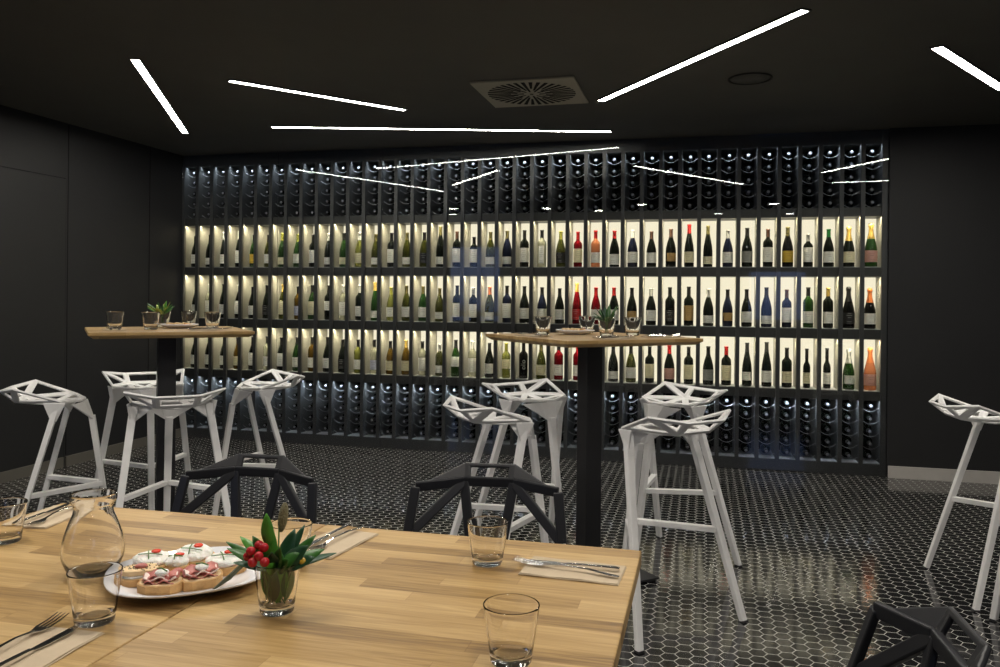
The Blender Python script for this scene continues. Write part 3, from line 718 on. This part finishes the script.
def canape(p, rz, w, d, h, kind, label, tilt=(0, 0), sd=1):
    p = (PX-.020+(p[0]-PX)*1.12, PY-.008+(p[1]-PY)*1.12, p[2]); w *= 1.10; d *= 1.10; h *= 1.1
    t = empty('canape', p, rz); t.rotation_euler = (tilt[0], tilt[1], rz); tag(t, label, 'canape', 'canapes on the white plate')
    poly = bread_mb(w, d, h, sd)
    MB().prism([(x*.93, y*.93) for x, y in poly], .001, h).build('crumb', M['bread'], t, bevel=.002)
    cr = MB(); n = len(poly)
    for i in range(n):
        a, b = poly[i], poly[(i+1) % n]
        cr.hexa([(a[0]*.93, a[1]*.93, 0), (b[0]*.93, b[1]*.93, 0), (b[0], b[1], 0), (a[0], a[1], 0)], [(a[0]*.93, a[1]*.93, h*.96), (b[0]*.93, b[1]*.93, h*.96), (b[0], b[1], h*.9), (a[0], a[1], h*.9)])
    cr.build('crust', M['crust'], t)
    rnd = random.Random(sd+50)
    if kind == 'cheese':
        c = MB(); c.ball((0, 0, h+.005), 1, (w*.50, d*.49, .011), 3)
        for v_ in c.bm.verts: v_.co += Vector((rnd.uniform(-1, 1), rnd.uniform(-1, 1), rnd.uniform(-1, 1)))*.0015
        c.build('cream_cheese', M['cheese'], t)
        MB().ball((w*.10, d*.12, h+.0175), 1, (.0095, .0075, .003), 2).build('tomato_slice', M['tomato'], t)
        MB().tube([(-w*.34, -d*.02, h+.0165), (-w*.05, -d*.12, h+.0195), (w*.28, -d*.16, h+.0165)], .0011, 6).build('chive', M['chive'], t)
        MB().tube([(-w*.10, d*.22, h+.017), (-w*.08, -d*.05, h+.020), (-w*.05, -d*.32, h+.0135)], .0011, 6).build('chive', M['chive'], t)
    elif kind == 'ham':
        for q in range(3):
            c = MB(); nx, ny = 10, 6; g = []
            for i in range(nx):
                r_ = []
                for j in range(ny):
                    x = -w*.42 + w*.84*i/(nx-1); y = (-d*.34 + d*.68*j/(ny-1))*(.6+.15*q) + (q-1)*d*.16
                    r_.append(c.bm.verts.new((x*(.8+.1*q), y, h+.002+q*.0035+.004*math.sin(i*1.3+q*2)+.003*math.cos(j*1.7+q))))
                g.append(r_)
            for i in range(nx-1):
                for j in range(ny-1):
                    f = c.bm.faces.new([g[i][j], g[i+1][j], g[i+1][j+1], g[i][j+1]]); f.smooth = True
            o = c.build('ham_fold', M['ham'] if q != 1 else M['hamfat'], t); sd_ = o.modifiers.new('s', 'SOLIDIFY'); sd_.thickness = .0018
        MB().ball((w*.02, 0, h+.014), 1, (.013, .011, .006), 2).build('cream_cheese', M['cheese'], t)
        MB().tube([(w*.02-.010, .004, h+.020), (w*.02, .001, h+.0215), (w*.02+.010, -.005, h+.018)], .0013, 6).build('chive', M['chive'], t)
    else:
        MB().prism([(x*.88, y*.88) for x, y in poly], h, h+.005).build('cheese_slice', M['cheese'], t, bevel=.0015)
        MB().prism([(x*.93, y*.93) for x, y in poly], h+.0052, h+.0145).build('upper_bread', M['bread'], t, bevel=.002)
        s_ = MB()
        for q in range(46):
            a = rnd.uniform(0, 2*PI); r_ = rnd.uniform(0, .42)**.9; s_.ball((w*r_*math.cos(a), d*r_*math.sin(a), h+.0152), .0013, (1, 1, .8), 1)
        tag(s_.build('poppy_seeds', M['seed'], t), kind='stuff')
        MB().ball((w*.02, 0, h+.017), 1, (.012, .009, .005), 2).build('red_topping', M['ham'], t)
z0 = PZ + .0105
canape((-1.018, 1.400, z0), R(30), .066, .052, .016, 'cheese', 'canape with cream cheese and tomato, back left on the plate', (R(8), 0), 1)
canape((-.965, 1.448, z0), R(15), .066, .054, .018, 'cheese', 'canape with cream cheese and tomato, middle of the back row', (R(14), 0), 2)
canape((-.893, 1.430, z0), R(38), .070, .052, .016, 'cheese', 'canape with cream cheese and tomato, back right on the plate', (R(8), 0), 3)
canape((-.994, 1.338, z0), R(35), .064, .046, .013, 'seed', 'layered canape with dark seeds on top, left on the plate', (0, 0), 4)
canape((-.938, 1.318, z0), R(22), .070, .050, .018, 'ham', 'canape with folded cured ham and cheese, front middle', (R(6), 0), 5)
canape((-.893, 1.358, z0), R(48), .070, .050, .018, 'ham', 'canape with cured ham, front right beside the dark slice', (R(6), 0), 6)
canape((-.958, 1.385, z0), R(25), .040, .036, .020, 'cheese', 'small canape in the middle of the plate between the others', (0, 0), 7)
gh = MB(); pts = [Vector((-.862, 1.318, z0+.004)), Vector((-.845, 1.345, z0+.020)), Vector((-.838, 1.380, z0+.034)), Vector((-.842, 1.425, z0+.045))]
for i, (w0, w1) in enumerate([(.003, .010), (.010, .010), (.010, .001)]): gh.bar(pts[i], pts[i+1], w0, .003, w1, .003)
tag(gh.build('gherkin_slice', M['pickle'], bevel=.001), 'thin dark olive gherkin slice leaning on the right of the canapes', 'gherkin slice')
# bread plates on the high tables
def bread_plate(T, u, v, where):
    c = on(T, u, v); dish(.095, .085, c, R(20), 'pale plate with bread slices ' + where)
    for k in range(6):
        a = 2*PI*k/6 + .3; r_ = .045 if k < 5 else .0
        t = MB(); poly = bread_mb(.045, .032, .012, 20+k); t.prism(poly, 0, .013)
        o = t.build('bread_slice', M['bread'] if k % 2 else M['crust'], bevel=.002)
        o.location = (c[0]+r_*math.cos(a), c[1]+r_*math.sin(a), c[2]+.012 + .003*(k % 2)); o.rotation_euler = (R(12)*math.sin(a*2), R(10)*math.cos(a), a+.6)
        tag(o, 'bread slice on the plate ' + where, 'bread', 'bread slices ' + where)
bread_plate(TL, .07, .076, 'on the left high table')
bread_plate(TR, .013, .150, 'on the right high table')

# ------------------------------------------------------------------ bouquets
def leaf_mb(base, tip, w, up=(0, 0, 1), n=7, droop=.0):
    mb = MB(); base = Vector(base); tip = Vector(tip); d, a, b = basis(base, tip, Vector(up))
    prev = None
    for i in range(n+1):
        t = i/n; c = base.lerp(tip, t) + Vector((0, 0, -droop*(t*t)))
        ww = w*math.sin(PI*min(1, t*.96+.03))**.75 * (1-.25*t); e = a*ww*.16
        cur = [mb.bm.verts.new(c - b*ww/2 + e), mb.bm.verts.new(c), mb.bm.verts.new(c + b*ww/2 + e)]
        if prev:
            for j in (0, 1):
                f = mb.bm.faces.new([prev[j], prev[j+1], cur[j+1], cur[j]]); f.smooth = True
        prev = cur
    return mb
def leafobj(base, tip, w, m, parent, up=(0, 0, 1), droop=0):
    o = leaf_mb(base, tip, w, up, droop=droop).build('leaf', m, parent)
    s_ = o.modifiers.new('s', 'SOLIDIFY'); s_.thickness = .0007; return o
vase0 = g0.copy(); col.objects.link(vase0); VP = (-.717, 1.290, .7505)
vase0.location = VP; vase0.scale = (.93, .93, 1.0); vase0.name = 'glass_vase'; tag(vase0, 'small glass holding the leafy bouquet with red berries', 'vase')
bq = empty('bouquet', (VP[0], VP[1], VP[2]+.0135)); tag(bq, 'small bouquet of green leaves with red berries and a grass spike', 'bouquet')
bq.rotation_euler = (0, 0, R(13.95))
L, L2, LBr = M['leaf'], M['leaf2'], M['leaf_b']
top = .074
for (x, y, z), w, m, up in [((-.088, .0, .096), .024, L, (0, -.5, 1)), ((-.075, .03, .108), .024, LBr, (0, -.6, 1)), ((-.050, .02, .112), .026, L, (0, -1, .5)), ((-.070, -.02, .078), .022, L2, (0, -.5, 1)),
                      ((-.018, .0, .150), .024, LBr, (0, -1, .1)), ((.010, -.01, .092), .028, L, (0, -1, .4)), ((.025, .02, .125), .030, L2, (0, -1, .4)),
                      ((.055, -.01, .105), .034, L2, (0, -1, .6)), ((.082, .0, .096), .028, L, (0, -.7, .8)), ((.100, .015, .085), .020, L2, (0, -.5, 1)), ((.060, .03, .112), .022, L, (0, -1, .6)), ((-.010, -.035, .080), .024, LBr, (0, -.9, .5)), ((.03, -.04, .090), .026, L, (0, -1, .5))]:
    s0 = Vector((x*.14, y*.2-.002, .060)); leafobj(s0, (x, y, z), w, m, bq, up)
leafobj((-.014, 0, .098), (-.020, 0, .158), .026, LBr, bq, (0, -1, .1))
st = MB()
for (x, y, z) in [(-.02, 0, .10), (.0, .01, .15), (.03, 0, .08), (-.05, .01, .085), (.05, .01, .08), (.01, -.01, .07)]:
    st.tube([(x*-.3, y*-.3, .001), (x*.2, y*.2, .04), (x*.45, y*.5, .07), (x, y, z)], .0013, 6)
st.build('stems', M['leaf'], bq)
for (x, y, z0_), w, m in [((-.024, -.012, .010), .026, L), ((.006, -.018, .006), .028, LBr), ((.024, -.010, .012), .026, L), ((-.004, .014, .008), .030, L2), ((.018, .016, .014), .026, L), ((-.020, .012, .012), .026, LBr)]:
    k = .72; leafobj((x*k, y*k, z0_), (x*1.05, y*1.05, z0_+.062), w*1.15, m, bq, (-x, -y, .0))
rnd = random.Random(11)
for k_ in range(10):
    a_ = 2*PI*k_/10 + .2; q = .019 + .004*(k_ % 2)
    leafobj((q*.7*math.cos(a_), q*.7*math.sin(a_), .006+.004*(k_ % 3)), (q*1.25*math.cos(a_+.3), q*1.25*math.sin(a_+.3), .066), .024, (L, L2, LBr)[k_ % 3], bq, (math.cos(a_), math.sin(a_), 0))
for (x, y, z), w, m_ in [((-.070, .01, .088), .022, L2), ((-.095, .015, .103), .018, L), ((.045, -.03, .098), .030, L), ((.070, -.02, .088), .028, L2), ((-.002, -.03, .100), .026, L2), ((.015, -.035, .110), .024, L), ((.040, .03, .130), .020, L2)]:
    leafobj((x*.2, y*.3, .062), (x, y, z), w, m_, bq, (0, -.8, .8))
for k, (x, y, z) in enumerate([(-.040, -.022, .098), (-.024, -.030, .092), (-.034, -.032, .082), (-.018, -.020, .104), (-.012, -.036, .084), (-.047, -.015, .087), (-.028, -.014, .106)]):
    MB().ball((x, y, z), .0082, sub=3).build('berry', M['berry'], bq)
MB().ball((.048, -.012, .078), .007, sub=3).build('berry', M['berry_y'], bq)
MB().ball((.006, .012, .148), 1, (.0085, .0085, .027), 3, m=Matrix.Rotation(R(8), 4, 'Y')).build('grass_spike', M['spike'], bq)
def small_bouquet(T, u, v, where, mats, seed):
    c = on(T, u, v); vs = g0.copy(); col.objects.link(vs); vs.name = 'glass_vase'; vs.location = c; tag(vs, 'glass used as a vase ' + where, 'vase')
    b = empty('bouquet', (c[0], c[1], c[2]+.0135)); tag(b, 'short spray of leaves standing in a glass ' + where, 'bouquet')
    rnd = random.Random(seed)
    for k in range(20):
        a = rnd.uniform(0, 2*PI); r_ = rnd.uniform(.02, .085); z = rnd.uniform(.075, .135)
        leafobj((.012*math.cos(a), .012*math.sin(a), .055), (r_*math.cos(a), r_*math.sin(a), z), rnd.uniform(.018, .028), rnd.choice(mats), b, (math.cos(a)*-.5, math.sin(a)*-.5-.4, .7))
    s_ = MB()
    for k in range(5):
        a = 2*PI*k/5; s_.tube([(-.010*math.cos(a), -.010*math.sin(a), .001), (.015*math.cos(a), .015*math.sin(a), .075), (.03*math.cos(a), .03*math.sin(a), .10)], .0013, 5)
    s_.build('stems', M['leaf'], b)
small_bouquet(TL, .008, .300, 'at the back of the left high table', [LBr, M['leafy'], L, M['leafy']], 3)
small_bouquet(TR, .057, -.053, 'in the middle of the right high table', [L2, L, L2], 5)

# ------------------------------------------------------------------ lights
def area(name, loc, sx, sy, e, c, rot=(0, 0, 0), spread=None, shape='RECTANGLE'):
    d = bpy.data.lights.new(name, 'AREA'); d.shape = shape; d.size = sx; d.size_y = sy; d.energy = e; d.color = c
    if spread: d.spread = spread
    o = bpy.data.objects.new(name, d); col.objects.link(o); o.location = loc; o.rotation_euler = rot; return o
for x, y in [(-3.47, 2.03), (-3.72, 1.25), (-2.16, 1.83), (-1.47, 1.45), (-.80, 2.10), (.91, 1.92), (1.23, .62), (.21, .78)]:
    area('downlight_beam', (x, y, ZC-.01), .13, .13, 8.5, (1, .93, .84), spread=R(170), shape='DISK')

for z, dy, warm in LEDS:      # led strips tucked under every board
    area('led_strip', (SCX, YW+dy, z-.004), SW-.04, .016, 32 if warm else (9 if z > 1 else 13), (1, .88, .63) if warm else (.74, .86, 1), rot=(R(32 if warm else 14), 0, 0), spread=R(118))
w = bpy.data.worlds.new('world'); sc.world = w; w.use_nodes = True
w.node_tree.nodes['Background'].inputs[0].default_value = (.02, .02, .02, 1)

# ------------------------------------------------------------------ camera
cam = bpy.data.cameras.new('camera'); co = bpy.data.objects.new('camera', cam); col.objects.link(co)
cam.sensor_width = 36; cam.sensor_fit = 'HORIZONTAL'; cam.lens = 814.84/1000*36; cam.shift_y = -(333.5-299.22)/1000
cam.clip_start = .05; cam.clip_end = 60
yaw, roll = .2435, .0095
Rm = Matrix.Rotation(yaw, 4, 'Z') @ Matrix.Rotation(R(90), 4, 'X') @ Matrix.Rotation(roll, 4, 'Z')
co.matrix_world = Matrix.Translation((0, 0, 1.30)) @ Rm
sc.camera = co
sc.view_settings.view_transform = 'Standard'; sc.view_settings.look = 'None'; sc.view_settings.gamma = 1
sc.view_settings.exposure = .2; sc.view_settings.use_curve_mapping = False
